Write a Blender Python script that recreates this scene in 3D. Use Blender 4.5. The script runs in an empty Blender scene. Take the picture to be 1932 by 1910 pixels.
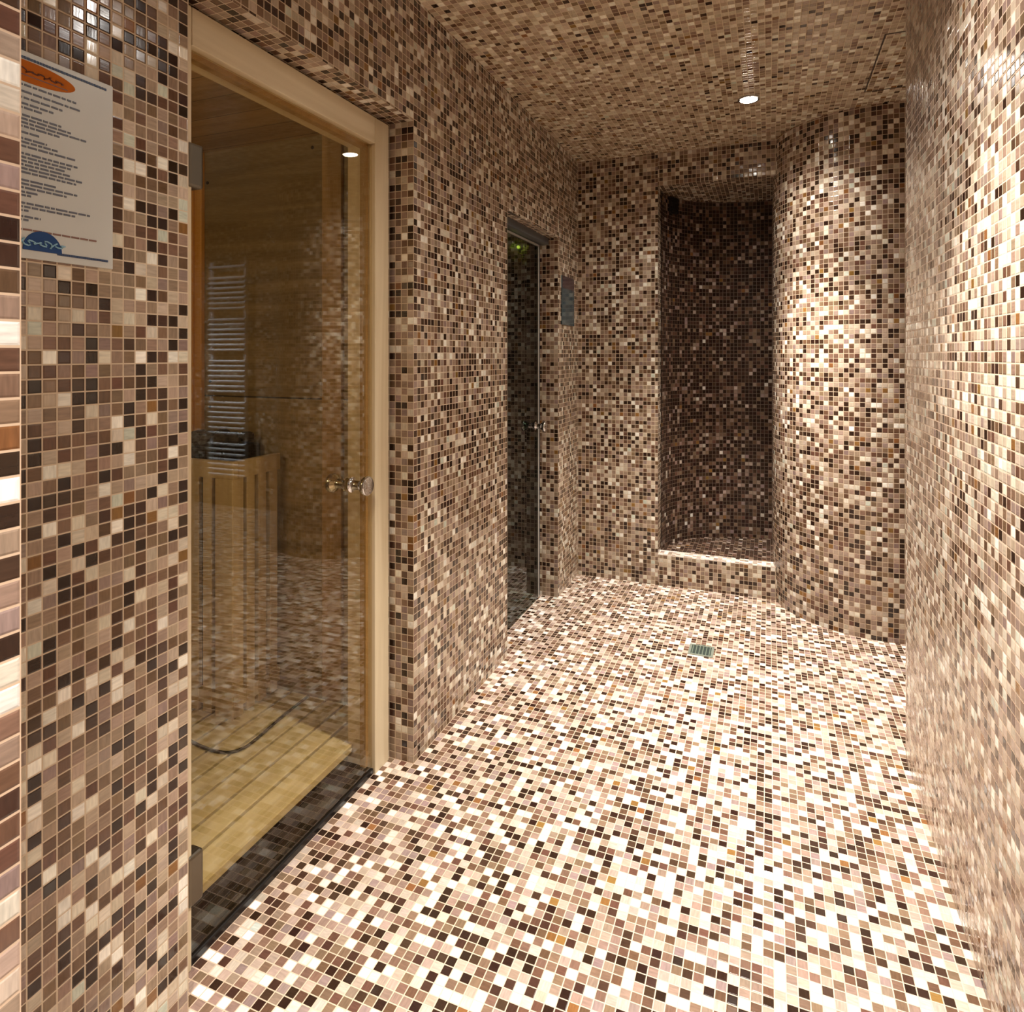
import bpy, bmesh, math, random
from mathutils import Vector, Matrix
C = bpy.context.scene
COL = C.collection
random.seed(7)
PI = math.pi

# ------------------------------------------------------------------ camera
FPX, HOR, CAMH = 1215.0, 670.0, 1.24
YAW = math.atan2(484.0, FPX)
cd = bpy.data.cameras.new('camera')
cam = bpy.data.objects.new('camera', cd); COL.objects.link(cam)
cam.location = (0, 0, CAMH)
cam.rotation_euler = (PI/2, 0, YAW)
cd.sensor_width = 36.0
cd.lens = FPX*36.0/1932.0
cd.shift_y = (HOR-955.0)/1932.0
cd.clip_start = 0.02
C.camera = cam

# ------------------------------------------------------------------ world, exposure
w = bpy.data.worlds.new('world'); C.world = w; w.use_nodes = True
w.node_tree.nodes['Background'].inputs[0].default_value = (0.9, 0.75, 0.6, 1)
w.node_tree.nodes['Background'].inputs[1].default_value = 0.0
C.view_settings.view_transform = 'Standard'
C.view_settings.look = 'None'
C.view_settings.gamma = 1.0
C.view_settings.use_curve_mapping = False
C.view_settings.exposure = 0.0
C.cycles.max_bounces = 10
C.cycles.diffuse_bounces = 6
C.cycles.transparent_max_bounces = 12
C.cycles.sample_clamp_indirect = 6.0

SPOT_W = 420.0          # core beam of each recessed ceiling spot
FLOOD_W = 55.0          # its weak wide spill
SPOT_COL = (1.0, 0.955, 0.905)
SPOT_ANGLE = math.radians(78)
GLOW = 60.0             # frosted lens of each spot
SAUNA_FILL_W = 10.0
PASSAGE_W = 25.0

# ------------------------------------------------------------------ helpers
def srgb(r, g, b):
    f = lambda c: (c/255/12.92) if c/255 <= 0.04045 else ((c/255+0.055)/1.055)**2.4
    return (f(r), f(g), f(b), 1.0)

class NT:
    """small node-graph writer"""
    def __init__(self, name):
        self.m = bpy.data.materials.new(name); self.m.use_nodes = True
        self.t = self.m.node_tree; self.t.nodes.clear()
        self.out = self.t.nodes.new('ShaderNodeOutputMaterial')
    def n(self, typ, **kw):
        nd = self.t.nodes.new(typ)
        for k, v in kw.items(): setattr(nd, k, v)
        return nd
    def put(self, sock, v):
        if isinstance(v, bpy.types.NodeSocket): self.t.links.new(v, sock)
        elif v is not None: sock.default_value = v
    def math(self, op, a, b=None, c=None, clamp=False):
        nd = self.n('ShaderNodeMath', operation=op); nd.use_clamp = clamp
        for i, v in enumerate((a, b, c)):
            if v is not None: self.put(nd.inputs[i], v)
        return nd.outputs[0]
    def vec(self, op, a, b=None, scale=None):
        nd = self.n('ShaderNodeVectorMath', operation=op)
        self.put(nd.inputs[0], a)
        if b is not None: self.put(nd.inputs[1], b)
        if scale is not None: self.put(nd.inputs['Scale'], scale)
        return nd.outputs[0]
    def mixc(self, fac, a, b, blend='MIX'):
        nd = self.n('ShaderNodeMix', data_type='RGBA', blend_type=blend)
        self.put(nd.inputs[0], fac); self.put(nd.inputs[6], a); self.put(nd.inputs[7], b)
        return nd.outputs[2]
    def surface(self, s): self.t.links.new(s, self.out.inputs['Surface'])

PITCH = 0.0215
MIX = [(46, 30, 22), (66, 46, 35), (97, 70, 54), (119, 94, 76), (144, 121, 105), (167, 146, 130), (140, 119, 112), (184, 167, 151), (210, 200, 185), (231, 226, 218), (128, 90, 50), (196, 200, 188)]
SHARES = {  # share of each vitreous tile colour in the mix laid on a surface
    'wall':    (.13, .08, .12, .12, .17, .09, .06, .08, .08, .04, .02, .01),
    'floor':   (.11, .09, .11, .13, .13, .11, .05, .09, .10, .06, .01, .01),
    'right':   (.06, .06, .09, .10, .13, .13, .05, .12, .12, .07, .02, .05),
    'ceiling': (.015, .025, .04, .07, .13, .24, .03, .24, .15, .04, .01, .01),
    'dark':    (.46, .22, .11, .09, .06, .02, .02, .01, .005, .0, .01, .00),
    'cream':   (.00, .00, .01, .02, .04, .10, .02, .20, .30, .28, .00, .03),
}
def mosaic(name, seed, mix='wall', gain=1.0, cast=(1, 1, 1), joint=(198, 172, 146)):
    g = NT(name)
    uv = g.n('ShaderNodeUVMap', uv_map='UVMap').outputs[0]
    sc = g.vec('SCALE', uv, scale=1.0/PITCH)
    sep = g.n('ShaderNodeSeparateXYZ'); g.put(sep.inputs[0], sc)
    fx, fy = g.math('FLOOR', sep.outputs[0]), g.math('FLOOR', sep.outputs[1])
    cell = g.n('ShaderNodeCombineXYZ')
    g.put(cell.inputs[0], fx); g.put(cell.inputs[1], fy); cell.inputs[2].default_value = seed
    wn = g.n('ShaderNodeTexWhiteNoise', noise_dimensions='3D'); g.put(wn.inputs['Vector'], cell.outputs[0])
    c2 = g.vec('ADD', cell.outputs[0], (17.3, 5.9, 3.1))
    wn2 = g.n('ShaderNodeTexWhiteNoise', noise_dimensions='3D'); g.put(wn2.inputs['Vector'], c2)
    ramp = g.n('ShaderNodeValToRGB'); ramp.color_ramp.interpolation = 'CONSTANT'
    els = ramp.color_ramp.elements; pos = 0.0
    tot = sum(SHARES[mix])
    for i, (sh, c) in enumerate(zip(SHARES[mix], MIX)):
        e = els[i] if i < 2 else els.new(pos)
        e.position = pos; e.color = srgb(*c); pos += sh/tot
    g.put(ramp.inputs[0], wn.outputs['Value'])
    # streaks inside each smalto tile, direction and offset differ tile by tile
    sp2 = g.n('ShaderNodeSeparateColor'); g.put(sp2.inputs[0], wn2.outputs['Color'])
    flip = g.math('GREATER_THAN', sp2.outputs[0], 0.5)
    a1 = g.n('ShaderNodeCombineXYZ'); g.put(a1.inputs[0], g.math('MULTIPLY', sep.outputs[0], 5.0)); g.put(a1.inputs[1], g.math('MULTIPLY', sep.outputs[1], 0.9))
    a2 = g.n('ShaderNodeCombineXYZ'); g.put(a2.inputs[0], g.math('MULTIPLY', sep.outputs[1], 5.0)); g.put(a2.inputs[1], g.math('MULTIPLY', sep.outputs[0], 0.9))
    mv = g.n('ShaderNodeMix', data_type='VECTOR'); g.put(mv.inputs[0], flip); g.put(mv.inputs[4], a1.outputs[0]); g.put(mv.inputs[5], a2.outputs[0])
    mv2 = g.vec('ADD', mv.outputs[1], g.vec('SCALE', wn2.outputs['Color'], scale=40.0))
    ns = g.n('ShaderNodeTexNoise', noise_dimensions='2D'); g.put(ns.inputs['Vector'], mv2); ns.inputs['Scale'].default_value = 1.0; ns.inputs['Detail'].default_value = 2.0
    val = g.math('ADD', g.math('MULTIPLY_ADD', ns.outputs[0], 0.55, 0.725), g.math('MULTIPLY_ADD', sp2.outputs[1], 0.30, -0.15))
    val = g.math('MULTIPLY', val, gain)
    hs = g.n('ShaderNodeHueSaturation'); g.put(hs.inputs['Color'], ramp.outputs[0]); g.put(hs.inputs['Value'], val)
    g.put(hs.inputs['Hue'], g.math('MULTIPLY_ADD', sp2.outputs[2], 0.03, 0.485))
    tile = g.mixc(1.0, hs.outputs[0], (*cast, 1), 'MULTIPLY')
    # grout grid
    dx = g.math('ABSOLUTE', g.math('SUBTRACT', g.math('FRACT', sep.outputs[0]), 0.5))
    dy = g.math('ABSOLUTE', g.math('SUBTRACT', g.math('FRACT', sep.outputs[1]), 0.5))
    mx = g.math('MAXIMUM', dx, dy)
    mr = g.n('ShaderNodeMapRange'); g.put(mr.inputs[0], mx)
    for i, v in ((1, 0.440), (2, 0.458), (3, 0.0), (4, 1.0)): mr.inputs[i].default_value = v
    grout = mr.outputs[0]
    col = g.mixc(grout, tile, srgb(*joint))
    # rounded tile edges + slight tilt of every tile
    tilt = g.vec('SCALE', g.vec('SUBTRACT', wn2.outputs['Color'], (0.5, 0.5, 0.5)), scale=0.055)
    nrm = g.vec('NORMALIZE', g.vec('ADD', g.n('ShaderNodeNewGeometry').outputs['Normal'], tilt))
    hr = g.n('ShaderNodeMapRange'); g.put(hr.inputs[0], mx)
    for i, v in ((1, 0.35), (2, 0.465), (3, 1.0), (4, 0.0)): hr.inputs[i].default_value = v
    hr.interpolation_type = 'SMOOTHSTEP'
    hgt = g.math('ADD', hr.outputs[0], g.math('MULTIPLY', ns.outputs[0], 0.10))
    bp = g.n('ShaderNodeBump'); bp.inputs['Strength'].default_value = 0.35; bp.inputs['Distance'].default_value = 0.0012
    g.put(bp.inputs['Height'], hgt); g.put(bp.inputs['Normal'], nrm)
    b = g.n('ShaderNodeBsdfPrincipled')
    g.put(b.inputs['Base Color'], col)
    g.put(b.inputs['Roughness'], g.math('ADD', g.math('MULTIPLY', grout, 0.5), g.math('MULTIPLY_ADD', sp2.outputs[0], 0.10, 0.08)))
    b.inputs['IOR'].default_value = 1.5
    g.put(b.inputs['Normal'], bp.outputs[0])
    g.surface(b.outputs[0])
    return g.m

def plain(name, rgb, rough=0.5, metal=0.0, grain=0.06, scale=40.0):
    g = NT(name)
    tc = g.n('ShaderNodeTexCoord').outputs['Object']
    ns = g.n('ShaderNodeTexNoise'); g.put(ns.inputs['Vector'], tc); ns.inputs['Scale'].default_value = scale
    b = g.n('ShaderNodeBsdfPrincipled')
    hs = g.n('ShaderNodeHueSaturation'); hs.inputs['Color'].default_value = srgb(*rgb)
    g.put(hs.inputs['Value'], g.math('MULTIPLY_ADD', ns.outputs[0], 2*grain, 1-grain))
    g.put(b.inputs['Base Color'], hs.outputs[0])
    b.inputs['Roughness'].default_value = rough; b.inputs['Metallic'].default_value = metal
    g.surface(b.outputs[0]); return g.m

def wood(name, dark, light, axis, rough=0.45, board=None, board_axis=None, gap=0.0):
    """pine: grain runs along `axis`; optional tongue-and-groove boards across `board_axis`"""
    g = NT(name)
    tc = g.n('ShaderNodeTexCoord').outputs['Object']
    s = [22.0, 22.0, 22.0]; s[axis] = 1.3
    v = g.vec('MULTIPLY', tc, tuple(s))
    off = None
    if board:
        sp = g.n('ShaderNodeSeparateXYZ'); g.put(sp.inputs[0], tc)
        q = g.math('DIVIDE', sp.outputs[board_axis], board)
        k = g.math('FLOOR', q)
        wn = g.n('ShaderNodeTexWhiteNoise', noise_dimensions='1D'); g.put(wn.inputs['W'], k)
        v = g.vec('ADD', v, g.vec('SCALE', wn.outputs['Color'], scale=30.0))
        off = wn.outputs['Value']
        edge = g.math('ABSOLUTE', g.math('SUBTRACT', g.math('FRACT', q), 0.5))
        line = g.math('GREATER_THAN', edge, 0.5-gap)
    ns = g.n('ShaderNodeTexNoise'); g.put(ns.inputs['Vector'], v); ns.inputs['Scale'].default_value = 1.0
    ns.inputs['Detail'].default_value = 4.0; ns.inputs['Distortion'].default_value = 0.6
    fac = ns.outputs[0]
    if off is not None: fac = g.math('ADD', fac, g.math('MULTIPLY_ADD', off, 0.3, -0.15))
    rp = g.n('ShaderNodeValToRGB'); e = rp.color_ramp.elements
    e[0].position = 0.30; e[0].color = srgb(*dark); e[1].position = 0.68; e[1].color = srgb(*light)
    g.put(rp.inputs[0], fac)
    col = rp.outputs[0]
    b = g.n('ShaderNodeBsdfPrincipled')
    if board:
        col = g.mixc(line, col, srgb(*[int(c*0.35) for c in dark]))
        bp = g.n('ShaderNodeBump'); bp.inputs['Strength'].default_value = 0.5; bp.inputs['Distance'].default_value = 0.003
        bp.invert = True; g.put(bp.inputs['Height'], line); g.put(b.inputs['Normal'], bp.outputs[0])
    g.put(b.inputs['Base Color'], col); b.inputs['Roughness'].default_value = rough
    g.surface(b.outputs[0]); return g.m

def glass(name, tint):
    g = NT(name)
    fr = g.n('ShaderNodeFresnel'); bf = g.n('ShaderNodeNewGeometry').outputs['Backfacing']
    g.put(fr.inputs['IOR'], g.math('MULTIPLY_ADD', bf, 1/1.5-1.5, 1.5))   # same reflectance on both faces of the pane
    tr = g.n('ShaderNodeBsdfTransparent'); tr.inputs[0].default_value = tint
    gl = g.n('ShaderNodeBsdfGlossy'); gl.inputs['Roughness'].default_value = 0.0
    mx = g.n('ShaderNodeMixShader')
    g.put(mx.inputs[0], fr.outputs[0]); g.put(mx.inputs[1], tr.outputs[0]); g.put(mx.inputs[2], gl.outputs[0])
    g.surface(mx.outputs[0]); return g.m

def emit(name, rgb, strength):
    g = NT(name)
    e = g.n('ShaderNodeEmission'); e.inputs[0].default_value = (*rgb, 1); e.inputs[1].default_value = strength
    g.surface(e.outputs[0]); return g.m

# ---- mesh makers
def box(bm, x0, x1, y0, y1, z0, z1, mat=None):
    vs = [bm.verts.new(p) for p in ((x0,y0,z0),(x1,y0,z0),(x1,y1,z0),(x0,y1,z0),(x0,y0,z1),(x1,y0,z1),(x1,y1,z1),(x0,y1,z1))]
    for f in ((3,2,1,0),(4,5,6,7),(0,1,5,4),(1,2,6,5),(2,3,7,6),(3,0,4,7)):
        bm.faces.new([vs[i] for i in f])
    if mat is not None: bmesh.ops.transform(bm, matrix=mat, verts=vs)
    return vs
def cyl(bm, p0, p1, r0, r1=None, n=24, cap=True):
    r1 = r0 if r1 is None else r1
    p0, p1 = Vector(p0), Vector(p1); d = (p1-p0).normalized()
    a = d.orthogonal().normalized(); b = d.cross(a)
    A = [bm.verts.new(p0 + r0*(math.cos(t)*a+math.sin(t)*b)) for t in (2*PI*i/n for i in range(n))]
    B = [bm.verts.new(p1 + r1*(math.cos(t)*a+math.sin(t)*b)) for t in (2*PI*i/n for i in range(n))]
    for i in range(n):
        j = (i+1) % n; bm.faces.new((A[i], A[j], B[j], B[i]))
    if cap: bm.faces.new(A[::-1]); bm.faces.new(B)
def lathe(bm, origin, axis, prof, n=32):
    """prof: (distance along axis, radius)"""
    o = Vector(origin); d = Vector(axis).normalized(); a = d.orthogonal().normalized(); b = d.cross(a)
    rings = []
    for (h, r) in prof:
        rings.append([bm.verts.new(o+d*h+max(r, 1e-5)*(math.cos(t)*a+math.sin(t)*b)) for t in (2*PI*i/n for i in range(n))])
    for A, B in zip(rings, rings[1:]):
        for i in range(n):
            j = (i+1) % n; bm.faces.new((A[i], A[j], B[j], B[i]))
    bm.faces.new(rings[0][::-1]); bm.faces.new(rings[-1])
def tube(bm, pts, r, n=10):
    P = [Vector(p) for p in pts]; rings = []
    for i, p in enumerate(P):
        d = (P[min(i+1, len(P)-1)]-P[max(i-1, 0)]).normalized()
        a = d.cross(Vector((0, 0, 1)));  a = a.normalized() if a.length > 1e-4 else Vector((1, 0, 0)); b = a.cross(d)
        rings.append([bm.verts.new(p+r*(math.cos(t)*a+math.sin(t)*b)) for t in (2*PI*k/n for k in range(n))])
    for A, B in zip(rings, rings[1:]):
        for i in range(n):
            j = (i+1) % n; bm.faces.new((A[i], A[j], B[j], B[i]))
    bm.faces.new(rings[0][::-1]); bm.faces.new(rings[-1])
def extrude_poly(bm, pts, z0, z1, closed=True):
    """vertical prism on a floor polygon; side faces get arc-length UVs"""
    uvl = bm.loops.layers.uv.get('UVMap') or bm.loops.layers.uv.new('UVMap')
    n = len(pts)
    A = [bm.verts.new((p[0], p[1], z0)) for p in pts]; B = [bm.verts.new((p[0], p[1], z1)) for p in pts]
    s = 0.0
    for i in range(n):
        j = (i+1) % n
        L = math.hypot(pts[j][0]-pts[i][0], pts[j][1]-pts[i][1])
        f = bm.faces.new((A[i], A[j], B[j], B[i]))
        for lp, (u, v) in zip(f.loops, ((s, z0), (s+L, z0), (s+L, z1), (s, z1))): lp[uvl].uv = (u, v)
        s += L
    for f, vs in ((bm.faces.new(A[::-1]), 0), (bm.faces.new(B), 0)):
        for lp in f.loops: lp[uvl].uv = (lp.vert.co.x, lp.vert.co.y)
def plan_uv(bm, off=(0, 0, 0)):
    uvl = bm.loops.layers.uv.get('UVMap') or bm.loops.layers.uv.new('UVMap'); bm.normal_update()
    for f in bm.faces:
        nx, ny, nz = (abs(c) for c in f.normal)
        for lp in f.loops:
            c = lp.vert.co - Vector(off)
            if nz >= nx and nz >= ny: lp[uvl].uv = (c.x, c.y)
            elif nx >= ny: lp[uvl].uv = (c.y, c.z)
            else: lp[uvl].uv = (c.x, c.z)

def obj(name, bm, mat, parent=None, smooth=False, bevel=0.0, fixn=True):
    if fixn: bmesh.ops.recalc_face_normals(bm, faces=bm.faces[:])
    me = bpy.data.meshes.new(name); bm.to_mesh(me); bm.free()
    if smooth:
        for p in me.polygons: p.use_smooth = True
    o = bpy.data.objects.new(name, me); COL.objects.link(o)
    for m in (mat if isinstance(mat, (list, tuple)) else [mat]): me.materials.append(m)
    if bevel:
        md = o.modifiers.new('bevel', 'BEVEL'); md.width = bevel; md.segments = 2; md.limit_method = 'ANGLE'
    if smooth:
        md = o.modifiers.new('edges', 'EDGE_SPLIT'); md.split_angle = math.radians(40)
    if parent:
        o.parent = parent; o.matrix_parent_inverse = Matrix.Translation(-parent.location)
    return o
def tag(o, label, cat=None, group=None, kind=None):
    if label: o['label'] = label
    if cat: o['category'] = cat
    if group: o['group'] = group
    if kind: o['kind'] = kind
    return o
def thing(name, label, cat, loc=(0, 0, 0), group=None, kind=None):
    o = bpy.data.objects.new(name, None); COL.objects.link(o); o.location = loc; o.empty_display_size = 0.05
    return tag(o, label, cat, group, kind)
def struct(name, bm, mat, label=None, cat=None, **kw):
    o = obj(name, bm, mat, **kw); return tag(o, label, cat, None, 'structure')
def B(): return bmesh.new()

# ------------------------------------------------------------------ materials
M_floor = mosaic('mosaic_floor', 1.0, 'floor')
M_ceil = mosaic('mosaic_ceiling', 2.0, 'ceiling', 1.0, cast=(1.0, 0.97, 0.84), joint=(192, 170, 136))
M_left = mosaic('mosaic_left', 3.0, 'wall', 0.90, cast=(0.98, 0.96, 0.88), joint=(188, 166, 138))
M_near = mosaic('mosaic_near', 4.0)
M_back = mosaic('mosaic_back', 5.0, 'wall', 0.90, cast=(0.98, 0.96, 0.88), joint=(188, 166, 138))
M_round = mosaic('mosaic_round', 6.0, 'wall', 1.00, cast=(1.0, 0.98, 0.92), joint=(192, 168, 140))
M_right = mosaic('mosaic_right', 7.0, 'right', 1.0, cast=(0.97, 0.95, 0.88))
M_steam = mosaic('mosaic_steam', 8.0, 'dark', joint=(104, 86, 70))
M_niche_shade = mosaic('mosaic_niche_shade', 9.0, 'dark', joint=(104, 86, 70))  # darker tiles and joints put the niche's shade into the colour
M_step_lit = mosaic('mosaic_step_lit', 10.0, 'cream')  # cream mix puts the lit band of the step into the tiles
M_frame = wood('pine_frame', (190, 170, 136), (212, 196, 164), 2)
M_head = wood('pine_head', (190, 170, 136), (212, 196, 164), 1)
M_lining = wood('sauna_wall_wood', (122, 104, 72), (152, 132, 96), 0, board=1.088, board_axis=2, gap=0.0025)
M_sceil = wood('sauna_ceiling_wood', (134, 104, 68), (168, 136, 94), 0, board=0.12, board_axis=1, gap=0.01)
M_trimw = wood('sauna_trim_wood', (150, 120, 76), (176, 144, 96), 2)
M_corner_lit = wood('lit_batten_wood', (196, 138, 62), (216, 164, 88), 2)  # brightened tone carries the lamplight in the batten's colour
M_guard = wood('guard_wood', (176, 154, 116), (204, 184, 144), 2)
M_duck = wood('duckboard_wood', (184, 170, 132), (208, 196, 162), 1)
M_granite = plain('black_granite', (16, 14, 13), 0.28, 0, 0.5, 180)
M_bronze = glass('bronze_glass', (0.925, 0.88, 0.77, 1))
M_clear = glass('steam_glass', (0.38, 0.42, 0.37, 1))
M_chrome = plain('chrome', (215, 215, 215), 0.08, 1.0, 0.02)
M_steel = plain('brushed_steel', (120, 112, 98), 0.35, 1.0, 0.05)
M_grey = plain('grey_aluminium', (96, 98, 100), 0.4, 0.6, 0.05)
M_edge = plain('glass_edge', (170, 165, 155), 0.25, 0.0, 0.05)
M_paper = plain('paper', (188, 188, 182), 0.35, 0, 0.03, 15)
M_ink = plain('ink', (84, 86, 96), 0.5)
M_ink2 = plain('ink_blue', (38, 58, 92), 0.5)
M_red = plain('ink_red', (120, 84, 70), 0.5)
M_orange = plain('logo_orange', (176, 92, 0), 0.9, 0, 0.05)
M_brown = plain('logo_brown', (84, 34, 12), 0.4)
M_blue = plain('logo_blue', (14, 56, 108), 0.8)
M_pale = plain('logo_pale', (128, 170, 190), 0.4)
M_dark = plain('dark_metal', (30, 26, 24), 0.45, 0.3)
M_black = plain('black_rubber', (20, 17, 15), 0.5)
M_stone = plain('heater_stone', (62, 56, 52), 0.85, 0, 0.3, 60)
M_seam = plain('dark_joint', (60, 44, 30), 0.8)
M_plaque = plain('plaque_acrylic', (60, 78, 84), 0.12, 0, 0.1, 8)
M_plaqueh = plain('plaque_header', (74, 58, 62), 0.15, 0, 0.1, 8)
M_white = plain('white_enamel', (225, 228, 232), 0.25)
M_lens = emit('spot_lens', (1.0, 0.90, 0.76), GLOW)
M_slens = emit('sauna_fill_lens', (1.0, 0.74, 0.40), 8.0)
M_glens = emit('steam_lens', (0.75, 0.85, 0.10), 5.0)

# ------------------------------------------------------------------ setting
H = 2.33                      # ceiling height
XW, XB = -1.0, -1.16          # corridor face and rear face of the left wall
S0, S1, SH = 0.888, 1.704, 1.95     # sauna doorway along y and its height
T0, T1, TH = 2.457, 3.147, 1.84     # steam-room doorway
YB = 3.52                     # back wall
XR = 0.39                     # right wall

bm = B(); box(bm, -2.45, 2.75, -2.6, 4.45, -0.10, 0.0); plan_uv(bm, (XW, S1, 0)); struct('floor', bm, M_floor, 'mosaic tiled floor of the corridor', 'floor')
bm = B(); box(bm, -2.45, 2.75, -2.6, 4.45, H, H+0.10); plan_uv(bm, (XW, S1, 0)); struct('ceiling', bm, M_ceil, 'mosaic tiled ceiling of the corridor', 'ceiling')

bm = B()
box(bm, XB, XW, 0.10, S0, 0, H); box(bm, XB, XW, S0, S1, SH, H); box(bm, XB, XW, S1, T0, 0, H)
box(bm, XB, XW, T0, T1, TH, H); box(bm, XB, XW, T1, YB, 0, H)
plan_uv(bm, (XW, S1, 0)); struct('wall_left', bm, M_left, 'long mosaic wall holding both glass doors', 'wall')

bm = B(); box(bm, XW-0.02, -0.58, -2.6, 0.348, 0, H); plan_uv(bm, (-0.58, 0.348, 0)); struct('wall_near', bm, M_near, 'mosaic partition standing nearest on the left edge', 'wall')

def arc(cx, cy, r, a0, a1, n): return [(cx+r*math.cos(a0+(a1-a0)*i/n), cy+r*math.sin(a0+(a1-a0)*i/n)) for i in range(n+1)]
bm = B()
extrude_poly(bm, [(XR, -2.6)] + [(XR, -2.6+4.86*i/6) for i in range(1, 6)] + arc(XR+0.10, 2.27, 0.10, PI, PI/2, 10) + [(2.72, 2.37), (2.72, -2.6)], 0, H)
struct('wall_right', bm, M_right, 'mosaic wall along the right side of the corridor', 'wall', smooth=True)

NX = -0.555                   # left edge of the shower niche
SILL, NTOP = 0.165, 2.155
bm = B()
box(bm, XB, NX, YB, YB+0.12, 0, H)
plan_uv(bm, (XW, YB, 0)); struct('wall_back', bm, M_back, 'mosaic end wall left of the shower niche', 'wall')
# niche: raised tray, curved enclosure and lowered ceiling
nic = [(NX, YB+0.10), (NX, 3.64), (-0.545, 3.72), (-0.52, 3.80), (-0.475, 3.88), (-0.41, 3.955), (-0.33, 4.015), (-0.23, 4.06), (-0.11, 4.088), (0.02, 4.10), (0.59, 4.10)]
bm = B(); extrude_poly(bm, nic + [(0.59, 4.40), (-0.72, 4.40), (-0.72, YB+0.12), (NX, YB+0.12)], 0, H)
struct('wall_niche', bm, M_niche_shade, 'curved mosaic wall inside the shower niche', 'wall', smooth=True)
bm = B(); box(bm, NX, 0.60, YB, YB+0.086, 0.0, SILL-0.004); plan_uv(bm, (XW, YB, SILL)); struct('trim_1', bm, M_back, 'raised mosaic step of the shower niche', 'step')
bm = B(); box(bm, NX, 0.60, YB, YB+0.086, SILL-0.004, SILL); plan_uv(bm, (XW, YB, SILL)); struct('trim_6', bm, M_step_lit, 'lit front strip of the shower step, light put into cream tiles', 'step edge')
bm = B(); box(bm, NX, 0.60, YB+0.086, 4.12, 0.0, SILL-0.012); plan_uv(bm, (XW, YB, SILL)); struct('floor_niche', bm, M_niche_shade, 'mosaic floor of the shower niche, shade put into darker tiles', 'floor')
bm = B(); box(bm, NX, 0.60, YB, 4.12, NTOP, H); plan_uv(bm, (XW, YB, NTOP)); struct('trim_2', bm, M_back, 'mosaic lintel over the shower niche', 'lintel')
# round enclosure
bm = B(); extrude_poly(bm, arc(0.47, 3.63, 0.45, 0.7*PI, 0.7*PI+2*PI, 96)[:-1], 0, H)
struct('wall_round', bm, M_round, 'round mosaic wall bulging into the corridor beside the niche', 'wall', smooth=True)
bm = B(); box(bm, 0.60, 2.60, 4.06, 4.20, 0, H); plan_uv(bm); struct('wall_passage', bm, M_back, 'mosaic wall closing the side passage', 'wall')
bm = B(); box(bm, 2.60, 2.72, 2.37, 4.20, 0, H); plan_uv(bm); struct('wall_end', bm, M_right, 'mosaic end wall of the side passage', 'wall')
bm = B(); box(bm, -0.60, XR+0.02, -2.7, -2.58, 0, H); plan_uv(bm); struct('wall_front', bm, M_near, 'mosaic wall behind the viewer', 'wall')

# sauna cabin
SXD, SY0, SY1, SZ = -2.03, 0.15, 1.82, 2.0
bm = B(); box(bm, SXD-0.06, XB, SY1, SY1+0.05, 0, SZ+0.04); wsb = struct('wall_sauna_back', bm, M_lining, 'wood panelled wall at the far end of the sauna', 'wall')
for sx_, sz_ in ((-1.953, 1.885), (-1.470, 1.990-0.03), (-1.940, 1.142), (-1.940, 1.046)):
    bm = B(); cyl(bm, (sx_, SY1-0.002, sz_), (sx_, SY1+0.001, sz_), 0.006, n=12); obj('screw', bm, M_dark, wsb)
bm = B(); box(bm, SXD-0.06, SXD, SY0, SY1, 0, SZ+0.04); struct('wall_sauna_side', bm, M_lining, 'wood panelled side wall of the sauna', 'wall')
bm = B(); box(bm, SXD-0.06, XB, SY0-0.05, SY0, 0, SZ+0.04); struct('wall_sauna_front', bm, M_lining, 'wood panelled near wall of the sauna', 'wall')
bm = B(); box(bm, SXD, XB, SY0, SY1, SZ, SZ+0.04); struct('ceiling_sauna', bm, M_sceil, 'wood boarded ceiling of the sauna', 'ceiling')
bm = B(); box(bm, XB-0.02, XB, SY0, S0, 0, SZ); box(bm, XB-0.02, XB, S1, SY1, 0, SZ); box(bm, XB-0.02, XB, S0, S1, SH, SZ)
struct('wall_sauna_door_side', bm, M_lining, 'wood cladding round the sauna door inside', 'wall')
bm = B(); box(bm, SXD, SXD+0.030, SY1-0.026, SY1, 0, SZ); box(bm, SXD+0.030, SXD+0.064, SY1-0.018, SY1, 0, SZ); struct('trim_3', bm, M_corner_lit, 'orange toned corner batten in the sauna, lamplight put into its colour', 'trim', bevel=0.003)
bm = B(); box(bm, -1.42, -1.34, SY1-0.015, SY1, 0, SZ); struct('trim_4', bm, M_trimw, 'vertical batten on the sauna end wall', 'trim', bevel=0.003)
bm = B(); box(bm, -1.40, -1.085, 0.97, 1.618, 0.0, 0.018); struct('trim_5', bm, M_granite, 'black stone threshold under the sauna door', 'threshold', bevel=0.003)

# steam room
bm = B(); box(bm, -2.32, XB, 1.96, 2.04, 0, H); plan_uv(bm); struct('wall_steam_front', bm, M_steam, 'mosaic near wall of the steam room', 'wall')
bm = B(); box(bm, -2.32, XB, 3.46, 3.58, 0, H); plan_uv(bm); struct('wall_steam_back', bm, M_steam, 'mosaic far wall of the steam room', 'wall')
bm = B(); box(bm, -2.40, -2.32, 1.96, 3.58, 0, H); plan_uv(bm); struct('wall_steam_side', bm, M_steam, 'mosaic side wall of the steam room', 'wall')
bm = B(); box(bm, -2.32, XB, 2.04, 3.46, 2.10, 2.16); plan_uv(bm); struct('ceiling_steam', bm, M_steam, 'mosaic ceiling of the steam room', 'ceiling')

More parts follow.
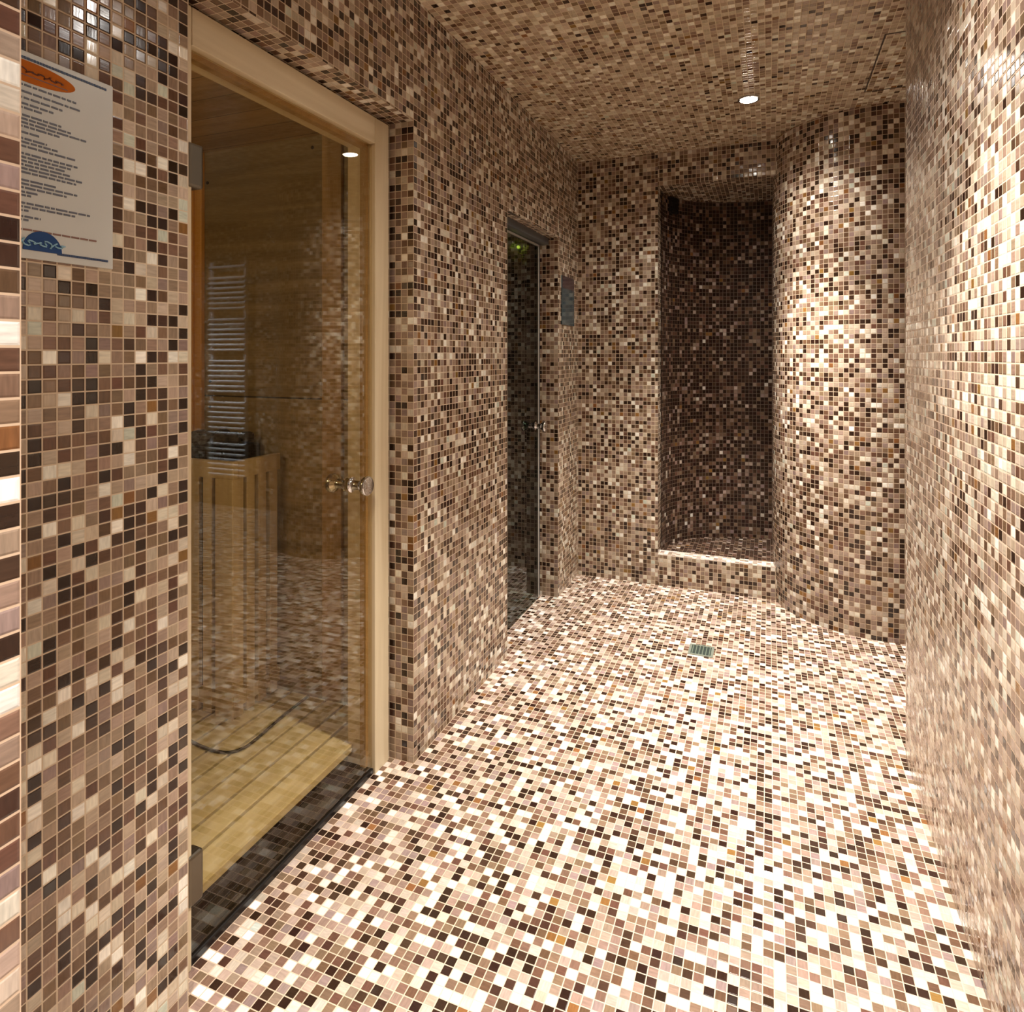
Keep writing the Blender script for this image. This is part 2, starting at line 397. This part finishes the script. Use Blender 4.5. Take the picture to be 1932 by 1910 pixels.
# ------------------------------------------------------------------ doors
def knob(parent, x, y, z, name='knob'):
    k = B(); lathe(k, (x, y, z), (1, 0, 0), [(0, 0.020), (0.004, 0.0215), (0.006, 0.016), (0.009, 0.0135), (0.030, 0.0130), (0.036, 0.0155), (0.044, 0.0245), (0.050, 0.0275), (0.056, 0.0275), (0.059, 0.025), (0.060, 0.012)])
    o = obj(name, k, M_chrome, parent, smooth=True); o['label'] = 'chrome door knob'
    k = B(); lathe(k, (x-0.010, y, z), (-1, 0, 0), [(0, 0.020), (0.004, 0.0215), (0.006, 0.016), (0.030, 0.0130), (0.036, 0.0155), (0.044, 0.0245), (0.050, 0.0275), (0.058, 0.026), (0.060, 0.012)])
    o = obj(name, k, M_chrome, parent, smooth=True); o['label'] = 'chrome knob on the inner side'

d1 = thing('door_1', 'bronze glass sauna door in a pale pine frame', 'door', (-1.09, 1.295, 0), kind='structure')
fx0, fx1 = -1.178, -1.08
bm = B(); box(bm, fx0, fx1, 1.619, 1.692, 0, 1.943); o = obj('frame_jamb', bm, M_frame, d1, bevel=0.002)
bm = B(); box(bm, fx0, fx1, 0.897, 0.967, 0, 1.943); o = obj('frame_jamb', bm, M_frame, d1, bevel=0.002)
bm = B(); box(bm, fx0, fx1, 0.968, 1.618, 1.865, 1.943); o = obj('frame_head', bm, M_head, d1, bevel=0.002)
bm = B(); box(bm, -1.125, -1.105, 1.606, 1.619, 0.02, 1.865); box(bm, -1.125, -1.105, 0.967, 0.978, 0.02, 1.865); box(bm, -1.125, -1.105, 0.978, 1.606, 1.852, 1.865)
o = obj('door_stop', bm, M_trimw, d1)
bm = B(); box(bm, -1.097, -1.089, 0.972, 1.614, 0.024, 1.860); o = obj('glass_leaf', bm, M_bronze, d1); o['label'] = 'brown tinted glass leaf'
for z0, z1 in ((1.578, 1.668), (0.130, 0.232)):
    bm = B(); box(bm, -1.108, -1.074, 0.955, 0.992, z0, z1); o = obj('hinge', bm, M_steel, d1, bevel=0.006); o['label'] = 'grey metal glass hinge'
knob(d1, -1.089, 1.512, 0.876)

d2 = thing('door_2', 'clear glass steam room door with slim grey frame', 'door', (-1.09, 2.80, 0), kind='structure')
bm = B(); box(bm, -1.11, -1.05, T0, T1, 1.805, TH); obj('frame_head', bm, M_grey, d2, bevel=0.002)
bm = B(); box(bm, -1.125, -1.098, T1-0.012, T1, 0, 1.805); obj('frame_jamb', bm, M_grey, d2, bevel=0.002)
bm = B(); box(bm, -1.11, -1.05, T0, T0+0.014, 0, 1.805); obj('frame_jamb', bm, M_grey, d2, bevel=0.002)
bm = B(); box(bm, -1.094, -1.086, T0+0.018, 3.082, 0.012, 1.798); o = obj('glass_leaf', bm, M_clear, d2)
bm = B(); box(bm, -1.096, -1.084, 3.082, 3.092, 0.012, 1.800); box(bm, -1.096, -1.084, T0+0.018, 3.082, 1.790, 1.800); o = obj('bright_glass_edge', bm, M_edge, d2)  # pale strips paint the bright line along the polished glass edges
knob(d2, -1.086, 3.035, 0.885)

# ------------------------------------------------------------------ ceiling spots
def spot(y, x, label, group, colour=SPOT_COL):
    t = thing('ceiling_spot', label, 'ceiling light', (x, y, H), group)
    bm = B(); n = 40
    prof = [(0.0, 0.046), (0.004, 0.045), (0.006, 0.041), (0.004, 0.036), (0.0, 0.035)]
    rings = [[bm.verts.new((x+r*math.cos(2*PI*i/n), y+r*math.sin(2*PI*i/n), H-h)) for i in range(n)] for h, r in prof]
    for A, Bq in zip(rings, rings[1:]):
        for i in range(n): bm.faces.new((A[i], A[(i+1) % n], Bq[(i+1) % n], Bq[i]))
    obj('trim_ring', bm, M_chrome, t, smooth=True)['label'] = 'chrome trim ring'
    bm = B(); lathe(bm, (x, y, H), (0, 0, -1), [(0.0, 0.034), (0.003, 0.034), (0.007, 0.028), (0.010, 0.016), (0.011, 0.004)], 32)
    o = obj('lens', bm, M_lens, t, smooth=True); o['label'] = 'glowing white lens'
    ld = bpy.data.lights.new('spot_light', 'SPOT'); ld.energy = SPOT_W; ld.color = colour
    ld.spot_size = SPOT_ANGLE; ld.spot_blend = 1.0; ld.shadow_soft_size = 0.03
    lo = bpy.data.objects.new('spot_light', ld); COL.objects.link(lo); lo.parent = t; lo.location = (0, 0, -0.045)
    ld = bpy.data.lights.new('spill_light', 'SPOT'); ld.energy = FLOOD_W; ld.color = colour
    ld.spot_size = math.radians(150); ld.spot_blend = 1.0; ld.shadow_soft_size = 0.03
    lo = bpy.data.objects.new('spill_light', ld); COL.objects.link(lo); lo.parent = t; lo.location = (0, 0, -0.045)
    return t
spot(2.92, -0.078, 'lit recessed spotlight in the mosaic ceiling before the shower niche', 'recessed spotlights in the ceiling')
spot(1.40, -0.03, 'lit recessed ceiling spotlight opposite the sauna door', 'recessed spotlights in the ceiling')
spot(-0.12, -0.10, 'lit recessed ceiling spotlight beside the nearest mosaic partition', 'recessed spotlights in the ceiling')
spot(3.45, 2.02, 'added recessed ceiling spotlight in the side passage before the towel radiator', 'recessed spotlights in the ceiling', (0.82, 0.91, 1.0))  # cool lamp added to light the passage and its radiator

# ------------------------------------------------------------------ notice sheet on the left wall
SX = XW
def sheet_y(px):   # sheet column of a photo pixel column
    a = (px-966.0)/FPX; c, s = math.cos(YAW), math.sin(YAW)
    t = SX/(a*c-s); return (a*s+c)*t
Z0, Z1, Y0, Y1 = 1.380, 1.679, 0.527, 0.737
ns_ = thing('notice_sheet', 'white printed notice with orange and blue oval logos on the mosaic wall', 'notice', (SX, (Y0+Y1)/2, Z0))
bm = B(); box(bm, SX, SX+0.004, Y0, Y1, Z0, Z1); obj('panel', bm, M_paper, ns_, bevel=0.001)
fxs = SX+0.0045
def strip(bm, y0, y1, z, h): box(bm, fxs-0.001, fxs+0.0002, y0, y1, z-h/2, z+h/2)
bm = B()
for k in range(44):
    y = Y0+0.010+k*0.0043
    strip(bm, y, y+0.0034, Z1-0.010, 0.0036)
obj('top_border', bm, M_ink2, ns_)
bm = B()
for k in range(26):
    y = 0.648+k*0.0031
    strip(bm, y, y+0.0026, Z0+0.012, 0.0034)
obj('bottom_border', bm, M_ink2, ns_)
rows = [(.165, 140), (.198, 147), (.228, 114), (.256, 97), (.276, 75), (.312, 112), (.330, 130), (.348, 160), (.366, 111), (.395, 70), (.425, 85), (.442, 105), (.462, 138),
        (.497, 145), (.515, 130), (.533, 118), (.551, 128), (.569, 151), (.587, 140), (.625, 102), (.643, 142), (.661, 122), (.682, 67), (.698, 55), (.735, 166), (.753, 138), (.771, 50), (.800, 73), (.816, 50)]
bm = B()
for fr, rx in rows:
    z = Z1-fr*(Z1-Z0); y = Y0+0.018; ye = sheet_y(rx)
    while y < ye:
        wl = random.uniform(0.005, 0.017); y2 = min(y+wl, ye); strip(bm, y, y2, z, 0.0028); y = y2+0.0022
obj('text_lines', bm, M_ink, ns_)
bm = B(); z = Z1-0.862*(Z1-Z0); y = Y0+0.018
while y < sheet_y(177):
    strip(bm, y, y+0.012, z, 0.0026); y += 0.0138
obj('footer_line', bm, M_red, ns_)
def oval(bm, yc, zc, ry, rz, x0, x1, flat=None, n=40):
    pts = []
    for i in range(n):
        a = 2*PI*i/n; zz = zc+rz*math.sin(a)
        if flat is not None: zz = max(zz, flat)
        pts.append((yc+ry*math.cos(a), zz))
    A = [bm.verts.new((x0, p[0], p[1])) for p in pts]; D = [bm.verts.new((x1, p[0], p[1])) for p in pts]
    bm.faces.new(A[::-1]); bm.faces.new(D)
    for i in range(n): bm.faces.new((A[i], A[(i+1) % n], D[(i+1) % n], D[i]))
ye = sheet_y(138); yc = (Y0+0.014+ye)/2
bm = B(); oval(bm, yc, 1.650, (ye-Y0-0.014)/2, 0.0155, fxs-0.001, fxs+0.0004); o = obj('orange_logo', bm, M_orange, ns_); o['label'] = 'orange oval logo'
bm = B()
pts = [(fxs+0.0006, yc-0.050+0.100*t/60+0.0030*math.sin(t*1.25), 1.6505+0.0034*math.sin(t*0.83)*(0.6+0.4*math.sin(t*0.31))) for t in range(61)]
tube(bm, pts, 0.0011, 6)
box(bm, fxs, fxs+0.0008, yc-0.046, yc+0.055, 1.6432, 1.6444)
obj('script', bm, M_brown, o)
ye = sheet_y(113); y0b = sheet_y(39)
bm = B(); oval(bm, (ye+y0b)/2, 1.3935, (ye-y0b)/2, 0.0285, fxs-0.001, fxs+0.0004, flat=1.3925); o = obj('blue_logo', bm, M_blue, ns_); o['label'] = 'blue half oval logo'
bm = B()
ym = (ye+y0b)/2
pts = [(fxs+0.0006, ym-0.031+0.062*t/44+0.0036*math.sin(t*1.15), 1.4035+0.0050*math.sin(t*0.77)*(0.7+0.4*math.sin(t*0.23+1))) for t in range(45)]
tube(bm, pts, 0.0012, 6)
obj('lettering', bm, M_pale, o)

# ------------------------------------------------------------------ plaque by the steam room door
pq = thing('wall_plaque', 'dark glossy plaque on the mosaic wall beyond the steam room door', 'plaque', (XW, 3.31, 1.40))
bm = B(); box(bm, XW, XW+0.006, 3.20, 3.42, 1.398, 1.655); obj('panel', bm, M_plaque, pq, bevel=0.001)
bm = B(); box(bm, XW+0.0055, XW+0.0066, 3.203, 3.417, 1.590, 1.652); obj('header', bm, M_plaqueh, pq)

# ------------------------------------------------------------------ floor drain
dr = thing('floor_drain', 'small square grey floor drain set in the mosaic floor', 'drain', (-0.262, 2.80, 0))
dx, dy = -0.262, 2.80
bm = B(); s, r = 0.050, 0.040
for b_ in ((dx-s, dx+s, dy-s, dy-r), (dx-s, dx+s, dy+r, dy+s), (dx-s, dx-r, dy-r, dy+r), (dx+r, dx+s, dy-r, dy+r)): box(bm, *b_, 0.0, 0.003)
obj('rim', bm, plain('drain_rim', (140, 144, 128), 0.35, 0.4), dr)
bm = B(); box(bm, dx-r, dx+r, dy-r, dy+r, 0.0, 0.0008); obj('sump', bm, plain('drain_sump', (36, 46, 38), 0.6), dr)
bm = B()
for k in range(6): box(bm, dx-r+0.004+k*0.0136, dx-r+0.008+k*0.0136, dy-r, dy+r, 0.0008, 0.0028)
obj('grate', bm, plain('drain_grate', (120, 130, 112), 0.35, 0.4), dr)

# ------------------------------------------------------------------ ceiling access panel joint
bm = B(); x0, x1, y0, y1, q = 0.372, 0.88, 2.505, 3.015, 0.005
for b_ in ((x0, x1, y0-q, y0), (x0, x1, y1, y1+q), (x0-q, x0, y0-q, y1+q), (x1, x1+q, y0-q, y1+q)): box(bm, *b_, H-0.0015, H)
tag(obj('access_panel_joint', bm, M_seam), 'thin dark joint of the access panel in the mosaic ceiling', 'panel joint')

# ------------------------------------------------------------------ niche vent
vt = thing('vent_cover', 'small dark vent cover high on the curved niche wall', 'vent', (-0.52, 3.79, 2.06))
rotv = Matrix.Translation((-0.517, 3.795, 2.10)) @ Matrix.Rotation(math.radians(62), 4, 'Z')
bm = B(); box(bm, -0.036, 0.036, -0.018, 0.006, -0.045, 0.045, rotv); obj('housing', bm, M_dark, vt, bevel=0.003)
bm = B()
for k in range(5): box(bm, -0.030, 0.030, -0.021, -0.017, -0.038+k*0.017, -0.030+k*0.017, rotv)
obj('louvre', bm, M_dark, vt)

# ------------------------------------------------------------------ sauna contents
dk = thing('duckboard', 'slatted pine duckboard floor inside the sauna', 'duckboard', (-1.6, 1.0, 0))
zt = 0.072
x = -1.160; n = 0
while x-0.066 > SXD+0.005:
    wd = 0.078 if n == 0 else 0.064
    bm = B(); box(bm, x-wd, x, SY0+0.02, SY1-0.025, zt-0.022, zt); obj('board', bm, M_duck, dk, bevel=0.002); x -= wd+0.010; n += 1
xe = x+0.010
for y in (0.30, 0.80, 1.30, 1.70):
    bm = B(); box(bm, xe+0.01, -1.405, y, y+0.045, 0.0, zt-0.022); obj('batten', bm, M_duck, dk)

gx, gy, gt = -1.588, 1.58, 0.8965
gd = thing('heater_guard', 'slatted pine guard rail round the sauna heater', 'guard rail', (gx-0.2, gy+0.1, zt))
bm = B(); box(bm, -1.99, gx, gy, gy+0.022, gt-0.056, gt); obj('top_rail', bm, M_guard, gd, bevel=0.002)
bm = B(); box(bm, gx-0.022, gx, gy+0.022, 1.795, gt-0.056, gt); obj('top_rail', bm, M_guard, gd, bevel=0.002)
bm = B(); box(bm, -1.99, gx, gy+0.003, gy+0.020, zt+0.03, zt+0.075); obj('bottom_rail', bm, M_guard, gd)
bm = B(); box(bm, gx-0.020, gx-0.003, gy+0.022, 1.795, zt+0.03, zt+0.075); obj('bottom_rail', bm, M_guard, gd)
bm = B(); box(bm, gx-0.075, gx-0.001, gy-0.001, gy+0.046, zt, gt-0.056); obj('corner_post', bm, M_guard, gd, bevel=0.002)
for xx in (-1.718, -1.775, -1.832, -1.889, -1.946):
    bm = B(); box(bm, xx, xx+0.038, gy+0.001, gy+0.018, zt+0.004, gt-0.054); obj('slat', bm, M_guard, gd, bevel=0.002)
for yy in (1.640, 1.693, 1.746):
    bm = B(); box(bm, gx-0.019, gx-0.001, yy, yy+0.036, zt+0.004, gt-0.054); obj('slat', bm, M_guard, gd, bevel=0.002)

ht = thing('sauna_heater', 'dark electric sauna heater topped with stones behind the guard rail', 'heater', (-1.82, 1.71, zt))
bm = B(); box(bm, -1.97, -1.68, 1.625, 1.800, zt+0.02, 0.930); obj('body', bm, M_dark, ht, bevel=0.008)
for (fx_, fy_) in ((-1.95, 1.64), (-1.70, 1.64), (-1.95, 1.785), (-1.70, 1.785)):
    bm = B(); cyl(bm, (fx_, fy_, zt), (fx_, fy_, zt+0.022), 0.012, n=12); obj('foot', bm, M_dark, ht)
st = 0
for ix in range(5):
    for iy in range(3):
        bm = B(); bmesh.ops.create_icosphere(bm, subdivisions=2, radius=0.030)
        for v in bm.verts: v.co = v.co*random.uniform(0.86, 1.12)
        bmesh.ops.scale(bm, vec=(1.0, 0.9, 0.75), verts=bm.verts[:])
        bmesh.ops.translate(bm, vec=(-1.94+ix*0.056+random.uniform(-.006, .006), 1.655+iy*0.056, 0.945+random.uniform(-.004, .010)), verts=bm.verts[:])
        obj('stone', bm, M_stone, ht)

bm = B()
cp = [(-1.98, 1.470, zt+.005), (-1.82, 1.462, zt+.005), (-1.70, 1.452, zt+.005), (-1.639, 1.447, zt+.005), (-1.565, 1.436, zt+.005), (-1.512, 1.434, zt+.005), (-1.463, 1.446, zt+.005), (-1.441, 1.485, zt+.005), (-1.444, 1.56, zt+.005), (-1.452, 1.64, zt+.005), (-1.456, 1.72, zt+.005), (-1.458, 1.785, zt+.005)]
def cr(P, k=6):
    P = [Vector(p) for p in P]; out = []
    for i in range(len(P)-1):
        a, b, c, d = P[max(i-1, 0)], P[i], P[i+1], P[min(i+2, len(P)-1)]
        for j in range(k):
            t = j/k; out.append(0.5*((2*b)+(c-a)*t+(2*a-5*b+4*c-d)*t*t+(3*b-a-3*c+d)*t**3))
    return out+[P[-1]]
tube(bm, cr(cp), 0.0045)
tag(obj('power_cable', bm, M_black, smooth=True), 'black cable lying across the sauna duckboard', 'cable')

sl = thing('sauna_fill_lamp', 'unseen warm fill lamp added on the near wall inside the sauna', 'lamp', (-1.62, SY0, 1.62))  # unseen lamp added as fill light for the sauna interior
bm = B(); box(bm, -1.70, -1.54, SY0, SY0+0.03, 1.54, 1.70); obj('base', bm, M_trimw, sl, bevel=0.004)
bm = B(); lathe(bm, (-1.62, SY0+0.03, 1.62), (0, 1, 0), [(0, 0.060), (0.02, 0.058), (0.045, 0.044), (0.058, 0.020), (0.060, 0.004)], 28); obj('lamp_shade', bm, M_slens, sl, smooth=True)
ld = bpy.data.lights.new('sauna_fill_light', 'POINT'); ld.energy = SAUNA_FILL_W; ld.color = (1.0, 0.87, 0.64); ld.shadow_soft_size = 0.06
lo = bpy.data.objects.new('sauna_fill_light', ld); COL.objects.link(lo); lo.parent = sl; lo.location = (0, 0.16, 0)

# ------------------------------------------------------------------ steam room lamp
gl_ = thing('steam_lamp', 'small yellow green lamp glowing high inside the steam room', 'lamp', (-1.335, 3.46, 1.86))
bm = B(); lathe(bm, (-1.335, 3.46, 1.86), (0, -1, 0), [(0, 0.022), (0.008, 0.022), (0.012, 0.017), (0.012, 0.011)], 24); obj('base', bm, M_grey, gl_, smooth=True)
bm = B(); lathe(bm, (-1.335, 3.448, 1.86), (0, -1, 0), [(0, 0.009), (0.004, 0.008), (0.006, 0.004), (0.0065, 0.001)], 20); obj('lens', bm, M_glens, gl_, smooth=True)
ld = bpy.data.lights.new('steam_light', 'POINT'); ld.energy = 0.35; ld.color = (0.75, 0.85, 0.08); ld.shadow_soft_size = 0.02
lo = bpy.data.objects.new('steam_light', ld); COL.objects.link(lo); lo.parent = gl_; lo.location = (0, -0.05, 0)

# ------------------------------------------------------------------ towel radiator (seen mirrored in the sauna door)
RX0, RX1, RY = 1.70, 2.08, 3.99
tr = thing('towel_radiator', 'white ladder towel radiator on the side passage wall, mirrored in the sauna door', 'radiator', (1.89, RY, 0.25))
for xx in (RX0+0.01, RX1-0.01):
    bm = B(); cyl(bm, (xx, RY+0.018, 0.22), (xx, RY+0.018, 2.0), 0.014, n=16); obj('upright', bm, M_white, tr, smooth=True)
z = 0.27
while z < 1.98:
    for k in range(7):
        if z > 1.98: break
        bm = B(); cyl(bm, (RX0, RY, z), (RX1, RY, z), 0.011, n=12); obj('rung', bm, M_white, tr, smooth=True); z += 0.041
    z += 0.05
for xx in (RX0+0.01, RX1-0.01):
    for zz in (0.35, 1.80):
        bm = B(); cyl(bm, (xx, RY+0.018, zz), (xx, 4.0595, zz), 0.010, n=12); obj('bracket', bm, M_white, tr, smooth=True)
